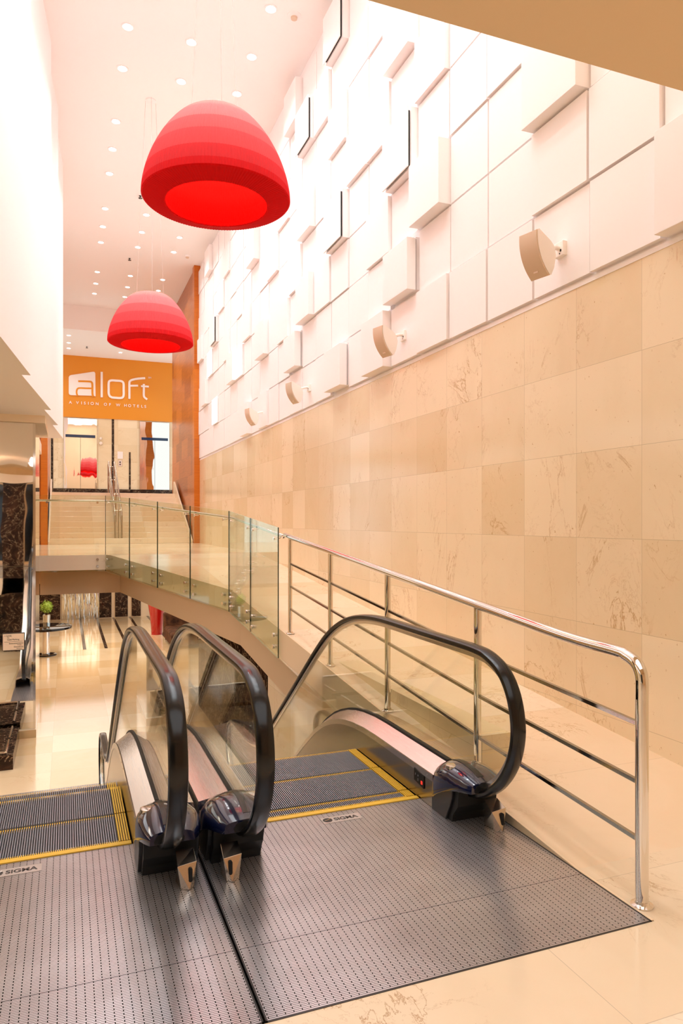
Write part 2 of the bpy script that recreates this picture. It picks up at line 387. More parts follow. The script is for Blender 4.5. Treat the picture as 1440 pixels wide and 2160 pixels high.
# walls of the lower lobby
f = MB(); f.box(2.35, 2.55, 3.7, 8.6, ZL, .3); struct(f.build('wall_right', 'wall_marble'), 'beige marble wall under the walkway', 'wall')
f = MB(); f.box(2.351, 2.55, 8.6, 13.6, ZL, .2); struct(f.build('wall_right', 'dark_marble_honed'), 'dark brown marble wall under the bend of the walkway', 'wall')
f = MB(); f.box(-7, 7, 27.1, 27.3, ZL, .42)
for x0, x1 in ((-2.2, -.2), (1.09, 1.53), (1.66, 2.1), (2.24, 2.56), (2.95, 3.4), (3.5, 4.2)): f.box(x0, x1, 27.07, 27.1, ZL+.02, .42, 1)
struct(f.build('wall_back', ['cream', 'dark_marble_x']), 'lower lobby back wall of cream stone and dark marble panels', 'wall')
f = MB(); f.box(-7, 1.9, 2.35, 2.5, ZL, -.4); struct(f.build('wall_front', 'dark_marble_x'), 'dark marble wall below the upper landing', 'wall')
f = MB(); f.box(-7.1, -7, -4, 30, ZL, 3.4); struct(f.build('wall_left', 'wall_marble'), 'marble wall of the side hall', 'wall')
f = MB(); f.box(-7, 5, -4.1, -4, 0, 3.9)
f.box(-6.5, -1.2, -4, -3.98, .1, 3.0, 1)  # black glossy panel added for its dark reflection in the mirrored column
struct(f.build('wall_back', ['wall_marble_x', 'black_gloss']), 'marble wall behind the landing with a black glossy panel', 'wall')
# right wall: marble below
f = MB(); f.box(WX, WX+.2, -4, 20.9, -.4, 3.385)
struct(f.build('wall_right', 'wall_marble'), 'polished beige marble lower part of the long right-hand wall', 'wall')
# right wall above: white backing and shallow square panels
PY, PZ, P0, Z0 = .679, .677, 3.505, 3.415
deep = {(1, 2): .15, (-1, 0): .11, (4, 2): .15, (15, 5): .15, (10, 2): .15, (14, 2): .14, (6, 0): .14, (16, 0): .12, (10, 4): .13, (5, 5): .15,
        (18, 2): .13, (23, 2): .12, (22, 7): .14, (11, 7): .14, (24, 4): .1, (13, 6): .12}
slot = {(5, 3): .155, (8, 3): .155, (10, 6): .155, (8, 7): .16, (21, 4): .14}
floating = {(11, 1): .15, (5, 1): .15, (8, 0): .15}
glow = {(6, 4): .07, (11, 3): .07, (20, 5): .07, (17, 2): .07, (22, 3): .07, (21, 1): .07}
mid = {(4, 4): .08, (8, 5): .085, (4, 3): .03, (7, 4): .07, (12, 2): .07, (4, 0): .06, (7, 0): .03, (6, 2): .07, (9, 6): .07, (9, 2): .06, (13, 4): .07, (12, 5): .06, (16, 3): .07, (19, 3): .06, (2, 4): .05, (14, 0): .07, (19, 6): .06, (0, 1): .045, (1, 1): .05}
special = {}
for d in (deep, slot, floating, glow): special.update(d)
f = MB(); f.box(WX+.02, WX+.2, -4, 20.9, 3.385, 9.0)
f.box(WX-.005, WX+.02, -4, 20.9, 3.365, 3.40)
for k in range(-5, 26):
    for r in range(8):
        if (k, r) in special: continue
        y = P0+k*PY; z = Z0+r*PZ
        t = mid.get((k, r), random.choice([.016, .022, .028, .036]))
        g = .010
        f.box(WX-t, WX+.03, y+g, min(y+PY-g, 20.88), z+g, z+PZ-g)
struct(f.build('wall_right', 'white', bevel=0), 'white upper part of the right-hand wall clad in shallow square panels', 'wall')
ordn = ['first', 'second', 'third', 'fourth', 'fifth', 'sixth', 'seventh', 'eighth', 'ninth', 'tenth', 'eleventh', 'twelfth', 'thirteenth', 'fourteenth', 'fifteenth', 'sixteenth', 'seventeenth', 'eighteenth', 'nineteenth', 'twentieth', 'twenty-first', 'twenty-second', 'twenty-third', 'twenty-fourth', 'twenty-fifth', 'twenty-sixth']
def where(k, r):
    return 'row %s up, %s column from camera' % (['one', 'two', 'three', 'four', 'five', 'six', 'seven', 'eight'][r], ordn[k+1])
for (k, r), d in sorted(special.items()):
    y = P0+k*PY; z = Z0+r*PZ; g = .01; y1 = y+PY-g; z1 = z+PZ-g; y0 = y+g; z0 = z+g
    if (k, r) in slot:
        t = thing('wall_box', (WX, (y0+y1)/2, z0), 'white wall box with dark slot, '+where(k, r), 'wall box', 'slotted boxes on the white wall')
        b = MB(); b.box(WX-d+.045, WX+.03, y0, y1, z0, z1); b.build('box_body', 'white', t)
        b = MB(); b.box(WX-d+.012, WX-d+.045, y0+.03, y1-.03, z0+.03, z1-.03); b.build('dark_reveal', 'black', t)
        b = MB(); b.box(WX-d, WX-d+.014, y0, y1, z0, z1); b.build('front_panel', 'white', t, bevel=.002)
    elif (k, r) in glow:
        t = thing('wall_light', (WX, (y0+y1)/2, z0), 'glowing square light box, '+where(k, r), 'wall light', 'light boxes on the white wall')
        b = MB(); b.box(WX-d+.01, WX+.03, y0, y1, z0, z1); b.build('light_housing', 'white', t)
        b = MB(); b.box(WX-d, WX-d+.01, y0+.01, y1-.01, z0+.01, z1-.01); b.build('glowing_face', 'lightbox', t)
    elif (k, r) in floating:
        t = thing('wall_box', (WX, (y0+y1)/2, z0), 'white box standing off the wall, '+where(k, r), 'wall box', 'boxes standing off the white wall')
        b = MB(); b.box(WX-.035, WX+.03, y0+.04, y1-.04, z0+.04, z1-.04); b.build('mounting_batten', 'white', t)
        b = MB(); b.box(WX-d, WX-.04, y0+.02, y1, z0+.03, z1-.06); b.build('box_body', 'white', t, bevel=.004)
        b = MB(); b.box(WX-.04, WX-.033, y0+.028, y1-.01, z0+.037, z1-.07); b.build('dark_gap', 'black', t)
    else:
        b = MB(); b.box(WX-d, WX+.03, y0, y1, z0, z1)
        tag(b.build('wall_box', 'white', bevel=.003), 'deep white box projecting from wall, '+where(k, r), 'wall box', 'deep boxes on the white wall')
# ceilings
f = MB(); f.box(-1.4, WX+.2, 2.5, 25.9, 9.0, 9.2); struct(f.build('ceiling', 'white_ceiling'), 'high white ceiling with recessed downlights', 'ceiling')
f = MB(); f.box(-3, 5.5, 26.05, 30, 8.17, 8.35); f.box(-3, 5.5, 25.9, 26.05, 8.17, 9.2); struct(f.build('ceiling', 'white_ceiling'), 'lower white ceiling before the orange wall', 'ceiling')
f = MB(); f.box(-.36, WX+.2, -4, 2.5, 3.6, 3.9); f.box(-5, -.36, -4, 2.5, 3.6, 3.9); f.box(-1.4, WX+.2, 2.42, 2.5, 3.9, 9.0)
struct(f.build('ceiling', 'soffit'), 'tan soffit over the landing in the top right corner', 'ceiling')
# sawtooth white boxes on the left (hanging wall)
teeth = [(-1.9, -1.39, 9.11, -.389), (9.11, -.487, 11.83, -.217), (11.83, -.315, 13.65, -.135), (13.65, -.225, 15.8, -.062)]
teeth[0] = (1.0, -.389-.1*8.11, 9.11, -.389)
for i, (ya, xa, yb, xb) in enumerate(teeth):
    b = MB(); b.prism([(xa, ya), (xb, yb), (xb-.9, yb), (xa-.9, ya)], 3.32, 9.0, 'z')
    struct(b.build('wall_left', 'white'), ['nearest', 'second', 'third', 'farthest'][i]+' of the tall angled white wall boxes hanging on the left', 'wall')
b = MB(); b.box(-.75, -.5, 15.8, 25.9, 4.4, 9.0); struct(b.build('wall_left', 'white'), 'plain white wall above the stairs on the left', 'wall')
b = MB(); b.box(-1.6, -.5, 2.5, 3.0, 3.32, 9.0)
# side hall ceiling with coves of light
f = MB(); yy = 2.5
coves = [(3.0, 3.8), (5.6, 6.3)]
for c0, c1 in coves: f.box(-7, -1.0, yy, c0, 3.34, 3.6); yy = c1
f.box(-7, -1.0, yy, 7.0, 3.34, 3.6); f.box(-7, -.6, 7.0, 20.0, 3.34, 3.6); f.box(-7, -1.0, 2.5, 20, 3.6, 3.7)
struct(f.build('ceiling', 'cove_white'), 'stepped cove ceiling of the side hall', 'ceiling')
for c0, c1 in coves:
    b = MB(); b.box(-6.9, -1.05, c0+.05, c1-.05, 3.57, 3.6)
    tag(b.build('cove_light', 'cove_glow'), 'long warm light strip recessed in the side hall ceiling', 'light', 'cove lights of the side hall')
# sign wall and the marble elevator wall under it
f = MB(); f.box(-3, 5.5, 30, 30.2, 5.73, 8.2); struct(f.build('wall_back', 'orange'), 'orange wall above the elevators', 'wall')
f = MB(); f.box(-3, 5.5, 30.03, 30.2, ZU, 5.74)
f.box(1.71, 1.80, 30.02, 30.03, ZU, 5.73, 1); f.box(2.375, 2.445, 30.02, 30.03, ZU, 4.42, 1); f.box(-.56, -.48, 30.01, 30.03, ZU, 5.73, 1)
struct(f.build('wall_back', ['wall_marble_x', 'dark_marble_x']), 'beige marble elevator wall with dark stone strips', 'wall')
f = MB(); f.box(-3, 5.5, 29.96, 30.028, ZU, ZU+.37); struct(f.build('baseboard_back', 'dark_marble_x'), 'dark marble skirting below the elevator wall', 'baseboard')
# wood panelled wall and pilasters
f = MB(); f.box(3.5, 3.8, 20.75, 25.6, ZM-.3, 9.0); f.box(3.44, 3.8, 20.62, 20.9, ZM-.01, 9.0, 1)
struct(f.build('wall_right', ['wood', 'wood_edge']), 'tall orange wood panelled wall beside the stairs', 'wall')
f = MB(); f.box(-.80, -.5, 20.95, 25.6, ZM-.3, 4.6); f.box(-.64, -.47, 20.7, 20.95, ZM-.01, 4.6, 1)
struct(f.build('wall_left', ['wood', 'wood_edge']), 'orange wood pilaster at the left of the stairs', 'wall')
# stairs
t = thing('staircase', (1.5, 20.9, ZM), 'wide cream marble staircase rising behind the glass balustrade', 'staircase')
NS = 10; rise = (ZU-ZM)/NS; run = 3.6/NS
for i in range(NS):
    b = MB(); b.box(-.46, 3.43, 20.9+i*run, 24.5 if i == NS-1 else 20.9+(i+1)*run+.02, ZM-.0 if i == 0 else ZM+i*rise-.05, ZM+(i+1)*rise)
    b.build('step', 'ramp_marble', t, bevel=.006)
b = MB(); b.prism([(20.9, ZM-.1), (24.5, ZM-.1), (24.5, ZU-.12), (20.9, ZM-.04)], -.46, 3.44, 'x'); b.build('stair_core', 'cream', t)
for x in (-.45, 3.395):
    b = MB(); b.prism([(20.75, ZM), (20.75, ZM+.08), (24.4, ZU+.42), (24.52, ZU+.42), (24.52, ZU)], x-.012, x+.03, 'x'); b.build('stair_skirting', 'cream', t)
# stair handrail
st_ = t; t = bpy.data.objects.new('handrail', None); COL.objects.link(t); t.parent = st_; t.location = (-.12, .1, 0)
for dx in (-.09, .09):
    b = MB(); b.tube([(1.38+dx, 21.05, ZM+.1), (1.38+dx, 21.05, ZM+.8), (1.38+dx, 21.15, ZM+.9), (1.38+dx, 24.4, ZU+1.02), (1.38+dx, 24.5, ZU+.95), (1.38+dx, 24.5, ZU)], .028, 10); b.build('rail', 'bronze', t, 40)
    b = MB(); b.tube([(1.38+dx, 21.05, ZM+.45), (1.38+dx, 24.45, ZU+.55)], .018, 8); b.build('middle_rail', 'bronze', t, 40)
for i in range(4):
    y = 21.05+i*1.14; z = ZM+(y-20.9)/3.6*(ZU-ZM)
    b = MB(); b.tube([(1.38, y, z), (1.38, y, z+.9)], .02, 10); b.build('post', 'bronze', t, 40)
    b = MB(); b.tube([(1.29, y, z+.88), (1.47, y, z+.88)], .012, 8); b.build('crossbar', 'bronze', t, 40)

# mirror clad column
t = thing('mirror_column', (-1.4, 13.4, ZL), 'mirror-clad square column at the left edge between lobby and mezzanine', 'column')
b = MB(); b.box(-2.4, -.495, 12.57, 14.3, ZL+.13, 3.33); b.build('column_body', 'cream', t)
for z0, z1 in ((ZL+.13, .872), (.878, 3.33)):
    b = MB(); b.box(-2.38, -.50, 12.555, 12.57, z0, z1); b.build('mirror_panel', 'mirror', t)
b = MB(); b.box(-.505, -.465, 12.55, 14.3, ZL+.13, 3.2); b.build('corner_trim', 'chrome', t)
b = MB(); b.box(-2.44, -.455, 12.5, 14.3, ZL, ZL+.13); b.build('plinth', 'lower_marble', t, bevel=.004)
b = MB(); b.box(-2.0, -.32, 12.5, 14.6, 3.2, 3.33); struct(b.build('trim_2', 'cove_white'), 'pale ceiling edge over the mirror-clad column', 'trim')
# wayfinding sign on the column
t = thing('wayfinding_sign', (-.79, 12.53, -.47), 'cream directory sign with small black lettering on the mirrored column', 'sign')
b = MB(); b.box(-.955, -.625, 12.535, 12.55, -.475, -.195); b.build('sign_frame', 'sign_ink', t)
b = MB(); b.box(-.945, -.635, 12.53, 12.54, -.465, -.205); b.build('sign_panel', 'sign_face', t)
for txt, x, z, sz in (('< Salida', -.925, -.245, .034), ('Exit', -.885, -.272, .022), ('Valet Parking', -.885, -.308, .034), ('Estacionamiento', -.855, -.368, .032), ('Parking', -.735, -.390, .02), ('Elevadores', -.785, -.425, .032), ('Elevators', -.745, -.449, .02)):
    text_mesh(txt, sz, (x, 12.529, z), (pi/2, 0, 0), 'sign_ink', 'lettering', t, .0008)
b = MB(); b.box(-.925, -.66, 12.528, 12.53, -.332, -.329); b.build('divider_line', 'sign_ink', t)
# ================================================================== ESCALATORS
SP = catmull([(3.0, 0), (3.9, 0), (4.4, 0), (4.7, -.02), (5.0, -.075), (5.3, -.18), (5.55, -.315), (5.8, -.483), (6.3, -.838), (6.8, -1.193), (7.3, -1.548), (7.55, -1.71), (7.8, -1.83), (8.1, -1.89), (8.4, -1.9), (9.6, -1.9)], 5)
def drop(y):
    if y <= SP[0][0]: return 0
    for a, b in zip(SP[:-1], SP[1:]):
        if a[0] <= y <= b[0]: return a[1]+(b[1]-a[1])*(y-a[0])/((b[0]-a[0]) or 1)
    return SP[-1][1]
LB = 9.45   # far end of the lower newels
top_newel = [(3.50, .165), (3.36, .150), (3.22, .165), (3.10, .215), (2.985, .30), (2.90, .41), (2.855, .53), (2.85, .64), (2.885, .76), (2.96, .855), (3.07, .91), (3.20, .932)]
mid_path = [(y, .935+drop(y)) for y in (3.5, 3.9, 4.2, 4.45, 4.7, 4.95, 5.2, 5.45, 5.7, 6.0, 6.5, 7.0, 7.3, 7.55, 7.8, 8.1, 8.4, 8.7)]
bot_newel = [(9.0, ZL+.93), (9.14, ZL+.90), (9.27, ZL+.82), (9.34, ZL+.7), (9.35, ZL+.56), (9.3, ZL+.42), (9.2, ZL+.28), (9.05, ZL+.19), (8.9, ZL+.16), (8.75, ZL+.165)]
HR = catmull(top_newel+mid_path+bot_newel, 5)
prof = [(-.040, -.006), (-.036, .008), (-.024, .015), (0, .0165), (.024, .015), (.036, .008), (.040, -.006), (.036, -.016), (.027, -.019), (.024, -.012), (-.024, -.012), (-.027, -.019), (-.036, -.016)]
guide = [(-.020, -.012), (.020, -.012), (.020, -.028), (.011, -.032), (.009, -.05), (-.009, -.05), (-.011, -.032), (-.020, -.028)]
def sweep_yz(mb, x, path, section):
    rings = []
    for i, (y, z) in enumerate(path):
        a = path[max(i-1, 0)]; b = path[min(i+1, len(path)-1)]
        ty, tz = b[0]-a[0], b[1]-a[1]; L = sqrt(ty*ty+tz*tz) or 1; ty, tz = ty/L, tz/L
        ny, nz = -tz, ty        # outward side of the loop (up on the straight run)
        rings.append([(x+u, y+ny*w, z+nz*w) for u, w in section])
    mb.loft(rings)
def offset_path(path, d):
    out = []
    for i, (y, z) in enumerate(path):
        a = path[max(i-1, 0)]; b = path[min(i+1, len(path)-1)]
        ty, tz = b[0]-a[0], b[1]-a[1]; L = sqrt(ty*ty+tz*tz) or 1
        out.append((y-(-tz/L)*-d*-1, z-(ty/L)*d)) if False else out.append((y+tz/L*d, z-ty/L*d))
    return out
GP = offset_path(HR[8:-8], .045)
glass_bottom = [(y, .235+drop(y)) for y in [8.9, 8.5, 8.2, 7.9, 7.6, 7.3, 6.8, 6.3, 5.8, 5.5, 5.2, 4.9, 4.6, 4.3, 4.0, 3.6, 3.4]]
deck_ys = [3.50, 3.7, 4.0, 4.3, 4.5, 4.7, 4.85, 5.0, 5.15, 5.3, 5.5, 5.8, 6.3, 6.8, 7.3, 7.5, 7.7, 7.9, 8.1, 8.4, 8.9]
def balustrade(t, X, inner, left_name):
    """X glass plane, inner = -1 or +1 direction towards the steps"""
    s = inner
    b = MB(); b.prism(GP+glass_bottom, X-.006, X+.006, 'x', 0, 1); b.build('glass_panel', ['glass_esc', 'glass_top'], t)
    b = MB(); sweep_yz(b, X, HR, prof); h = b.build('handrail', 'rubber', t, 40)
    b = MB(); sweep_yz(b, X, HR[3:-3], guide); b.build('handrail_guide', 'chrome_soft', h, 30)
    # inner decking: slopes from the glass down to the skirt
    def strip(sec, name, mat):
        b = MB(); b.loft([[(X+s*u, y, w+drop(y)) for u, w in sec] for y in deck_ys]); return b.build(name, mat, t, 35)
    strip([(.012, .250), (.105, .185), (.105, .170), (.012, .225)], 'inner_deck', 'steel_deck')
    strip([(.100, .187), (.1065, .187), (.1065, -.22), (.100, -.22)], 'skirt_panel', 'steel_dark')
    strip([(.1065, .187), (.1085, .187), (.1085, .150), (.1065, .150)], 'skirt_moulding', 'steel')
    strip([(-.014, .262), (.014, .262), (.016, .24), (-.016, .24)], 'glazing_bead', 'black')
    strip([(-.012, .250), (-.165, .225), (-.172, .19), (-.172, -.30), (-.160, -.30), (-.160, .18), (-.012, .225)], 'outer_deck', 'steel_deck')
    # small dark joints in the skirt
    for y in (3.56, 4.28, 4.4, 4.62):
        b = MB(); b.box(X+s*.1085-.0018, X+s*.1085+.0018, y, y+.006, .165+drop(y), .171+drop(y)); b.build('screw_head', 'chrome', t)
def newel_cover(t, X, s, far=False):
    """glossy navy inlet cover wrapped round the handrail mouth, s = direction of the steps"""
    ys = [3.505, 3.47, 3.43, 3.38, 3.33, 3.28, 3.23, 3.18, 3.14]
    hi = [.252, .270, .284, .293, .295, .291, .283, .271, .258]      # crown height
    ein = [.185]*9
    lo = [.06, .085, .110, .137, .160, .178, .190, .198, .203]      # lower edge
    win = [.110, .116, .120, .122, .121, .118, .110, .098, .080]
    wout = [.168, .170, .171, .170, .168, .162, .152, .135, .112]
    rings = []
    for y, h, e, l, wi, wo in zip(ys, hi, ein, lo, win, wout):
        ring = []
        for k in range(13):
            a = pi*k/12; c = cos(a); q = abs(sin(a))**.5
            w = wi if c > 0 else wo
            ring.append((X+s*w*c, y, l+.012+(h-l-.012)*q if abs(c) < .999 else l+.012))
        ring.append((X-s*wo, y, l)); ring.append((X+s*wi, y, l))
        rings.append(ring)
    b = MB(); b.loft(rings); c = b.build('newel_cover', 'navy', t, 50)
    # rubber strip over the crown, black plate painting the dark mouth opening, round badge
    b = MB(); b.loft([[(X-.018, y-.001, h+.001), (X+.018, y-.001, h+.001), (X+.018, y-.001, h-.02), (X-.018, y-.001, h-.02)] for y, h in zip(ys[:-1], hi)]); b.build('rubber_strip', 'charcoal', c, 40)
    b = MB(); b.loft([[(X+s*u, y, w) for u, w in ((-.066, .206), (-.070, .222), (-.055, .242), (-.02, .252), (.02, .252), (.048, .242), (.062, .222), (.060, .206))] for y in (3.145, 3.137)]); b.build('handrail_mouth', 'black', c, 40)
    b = MB(); b.lathe([(.002, .006), (.026, .006), (.034, .003), (.036, -.012), (.002, -.012)], (X+s*.066, 3.36, .281), 24); b.build('round_badge', 'chrome_soft', c, 40)
    # lower housing of dark plastic, curved front edge
    side = [(3.505, 0), (3.505, .07), (3.47, .095), (3.43, .12), (3.38, .147), (3.33, .17), (3.28, .188), (3.285, .14), (3.305, .09), (3.33, .045), (3.352, 0)]
    for xa, xb in ((X+s*.085, X+s*.112), (X-s*.160, X-s*.13)):
        b = MB(); b.prism(side, min(xa, xb), max(xa, xb), 'x'); b.build('lower_housing', 'charcoal', t, bevel=.004)
    b = MB(); b.prism([(3.505, .001), (3.505, .07), (3.43, .12), (3.33, .17), (3.24, .18), (3.25, .10), (3.30, .04), (3.31, .001)], min(X-s*.14, X+s*.095), max(X-s*.14, X+s*.095), 'x'); b.build('dark_plinth', 'black', t)
def sensor(t, X, s):
    """little faceted steel sensor post standing before the newel"""
    y, w, d, h = 3.165, .040, .042, .118; X = X-s*.078
    x0, x1 = X-w, X+w
    A = [(x0+.012, y-d, 0), (x1-.012, y-d, 0), (x1, y+d, 0), (x0, y+d, 0)]
    B = [(x0-.002, y-d+.006, h*.84), (x1+.002, y-d+.006, h*.94), (x1, y+d, h*1.16), (x0, y+d, h*1.16)]
    apex = (X-s*.01, y-d-.016, h*.86)
    BC = (X-s*.006, y-d-.018, .002); TL, TR = B[0], B[1]
    b = MB(); b.add(A+B+[BC], [(3, 2, 1, 8, 0), (0, 8, 4), (8, 5, 4), (8, 1, 5), (4, 5, 6, 7), (1, 2, 6, 5), (2, 3, 7, 6), (3, 0, 4, 7)])
    o = b.build('sensor_post', 'steel', t, bevel=.002)
    b = MB(); xx = X-s*.012
    for k in range(0, 1): pass
    ring = [(xx+.0085*cos(a), .062+(.022 if sin(a) > 0 else -.022)+.0085*sin(a)) for a in [2*pi*j/20 for j in range(20)]]
    b.prism(ring, y-d-.012, y-d+.01, 'y'); b.build('sensor_window', 'black', o)
def step(t, cx, y0, y1, z, full=True):
    b = MB(); w = .5
    b.box(cx-w-.008, cx+w+.008, y0+.004, y1, z-.16, z-.012, 1)
    n = 80; p = (2*w-.10)/n
    for i in range(n):
        x = cx-w+.05+i*p
        b.box(x, x+p*.30, y0+.012, y1-.02, z-.013, z, 0)
        b.box(x+p*.1, x+p*.5, y1-.022, y1, z-.013, z-.001, 2)
    for sx in (-1, 1):
        for k in range(5):
            x = cx+sx*(w-.044+k*.0118); b.box(x-.0035, x+.0035, y0+.012, y1, z-.013, z+.001, 2)
    return b.build('step', ['alu', 'step_dark', 'yellow'], t)
def escalator(cx, step_ys, label):
    t = thing('escalator', (cx, 2.2, 0), label, 'escalator')
    for X, s in ((cx-.62, 1), (cx+.62, -1)):
        balustrade(t, X, s, ''); newel_cover(t, X, s); sensor(t, X, s)
    y = step_ys[0]; prev = 3.70
    ys = [3.70]+step_ys
    for a, b_ in zip(ys[:-1], ys[1:]): step(t, cx, a, b_, drop((a+b_)/2)+.0 if b_ < 4.7 else drop((a+b_)/2))
    y = ys[-1]; z = 0
    while y < 8.3:
        zz = drop(y+.55)-.03; step(t, cx, y, y+.405, max(zz, ZL)); y += .405
    # comb with yellow edge
    b = MB(); b.box(cx-.508, cx+.508, 3.655, 3.692, -.02, .006); n = 96; p = .9/n
    for i in range(n): b.box(cx-.45+i*p+p*.5, cx-.45+i*p+p*.95, 3.69, 3.715, -.008, .003)
    b.build('comb_plate', 'yellow', t)
    # landing plate with pressed brick-like ribs
    x0, x1 = (cx-.795, cx+.793)
    b = MB(); b.box(x0+.006, x1-.006, 2.203, 2.608, -.03, .001); b.box(x0+.006, x1-.006, 2.611, 3.655, -.03, .001)
    pl = b.build('floor_plate', 'plate', t)
    b = MB(); b.box(x0, x1, 2.195, 2.203, -.03, .002); b.box(x0, x0+.006, 2.195, 3.5, -.03, .002); b.box(x1-.006, x1, 2.195, 3.5, -.03, .002)
    b.box(x0, x1, 2.2, 3.66, -.05, -.031); b.build('plate_frame', 'charcoal', t)
    b = MB(); b.box(cx-.12, cx+.10, 3.525, 3.60, .0, .0025); lp = b.build('name_plate', 'badge_metal', pl)
    b = MB(); b.lathe([(.001, .0026), (.026, .0026), (.026, .0032), (.001, .0032)], (cx-.088, 3.562, 0), 24); b.build('round_emblem', 'sign_ink', lp)
    b = MB(); b.tube([(cx-.108, 3.552, .0036), (cx-.085, 3.562, .0036), (cx-.068, 3.575, .0036)], .003, 6); b.build('emblem_stroke', 'chrome_soft', lp)
    text_mesh('SIGMA', .045, (cx-.052, 3.546, .0026), (0, 0, 0), 'sign_ink', 'lettering', pl, .0004, offset=.0014, sx=1.02)
    # truss body below
    b = MB()
    for X, s in ((cx-.62, 1), (cx+.62, -1)):
        pass
    ysb = [3.7, 4.5, 5.0, 5.5, 7.5, 8.0, 8.6]
    b.loft([[(cx-.78, y, drop(y)-.30), (cx+.78, y, drop(y)-.30), (cx+.78, y, max(drop(y)-1.0, ZL-.15)), (cx-.78, y, max(drop(y)-1.0, ZL-.15))] for y in ysb])
    b.build('truss_casing', 'steel', t, 30)
    b = MB(); b.box(cx-.795, cx+.793, 8.4, 10.0, ZL-.05, ZL+.006); b.build('lower_floor_plate', 'plate', t)
    return t
er = escalator(1.39, [3.80, 4.215, 4.62], 'right-hand escalator going down, with three blue-grey steps showing beside the steel railing')
el = escalator(-.206, [4.06, 4.475], 'left-hand escalator going down at the left edge, its steps with yellow edges')
# control switch plate on the right-hand skirt
b = MB(); px = er.location[0]+.62-.108
b.prism([(3.60, .075), (3.60, .145), (3.72, .160), (3.72, .090)], px-.004, px, 'x'); cp = b.build('control_panel', 'black', er)
b = MB(); b.prism([(3.614, .094), (3.614, .112), (3.630, .112), (3.630, .094)], px-.007, px-.003, 'x'); b.build('stop_button', 'red_light', cp)
b = MB(); b.prism([(3.66, .125), (3.66, .135), (3.67, .135), (3.67, .125)], px-.006, px-.003, 'x'); b.prism([(3.695, .125), (3.695, .137), (3.70, .137), (3.70, .125)], px-.006, px-.003, 'x'); b.prism([(3.662, .1), (3.662, .115), (3.668, .115), (3.668, .1)], px-.006, px-.003, 'x'); b.build('key_switches', 'chrome', cp)
# raised kerb line beside plate
b = MB(); b.prism([(2.2, -.02), (2.2, .003), (2.65, .004), (9.9, ramp_z(9.9)-.002), (9.9, ramp_z(9.9)-.3), (2.65, -.3)], EX, EX+.012, 'x')
struct(b.build('trim_3', 'cream'), 'narrow stone kerb along the walkway edge', 'trim')
b = MB(); b.box(2.18, 2.36, 4.6, 5.0, -1.9, -.3)

# ================================================================== STEEL RAILING
t = thing('steel_railing', (2.23, 2.303, 0), 'polished steel railing with three bars along the sloping walkway', 'railing')
RX = 2.235
py = [2.303, 3.57, 4.81, 6.04, 7.28]
rt = [(RX, 2.303, .86), (RX, 2.303, .94), (RX, 2.318, .985), (RX, 2.345, 1.01), (RX, 2.39, 1.026), (RX, 2.45, 1.035)]+[(RX, y, 1.035+ramp_z(y)) for y in (2.8, 3.6, 5, 6.5, 7.28, 7.46)]
b = MB(); b.tube(catmull(rt, 4), .027, 18); b.build('top_rail', 'chrome', t, 60)
for i, y in enumerate(py):
    z = ramp_z(y); r = .027 if i == 0 else .022
    b = MB(); b.tube([(RX, y, z), (RX, y, (.94 if i == 0 else 1.02+z))], r, 18); p = b.build('post', 'chrome', t, 60)
    b = MB(); b.lathe([(.001, 0), (.046, 0), (.046, .006), (.030, .012), (.028, .022), (.001, .022)], (RX, y, z), 24); b.build('floor_flange', 'chrome', p, 40)
for h in (.752, .508, .268):
    for a, c in zip(py[:-1], py[1:]):
        za, zc = ramp_z(a)+h, ramp_z(c)+h; q = .009
        b = MB(); b.add([(RX+u, y, z+w) for y, z in ((a, za), (c, zc)) for u, w in ((-q, -q), (q, -q), (q, q), (-q, q))], [(0, 1, 2, 3), (7, 6, 5, 4), (0, 4, 5, 1), (1, 5, 6, 2), (2, 6, 7, 3), (3, 7, 4, 0)])
        b.build('bar', 'bar_chrome_dark', t)

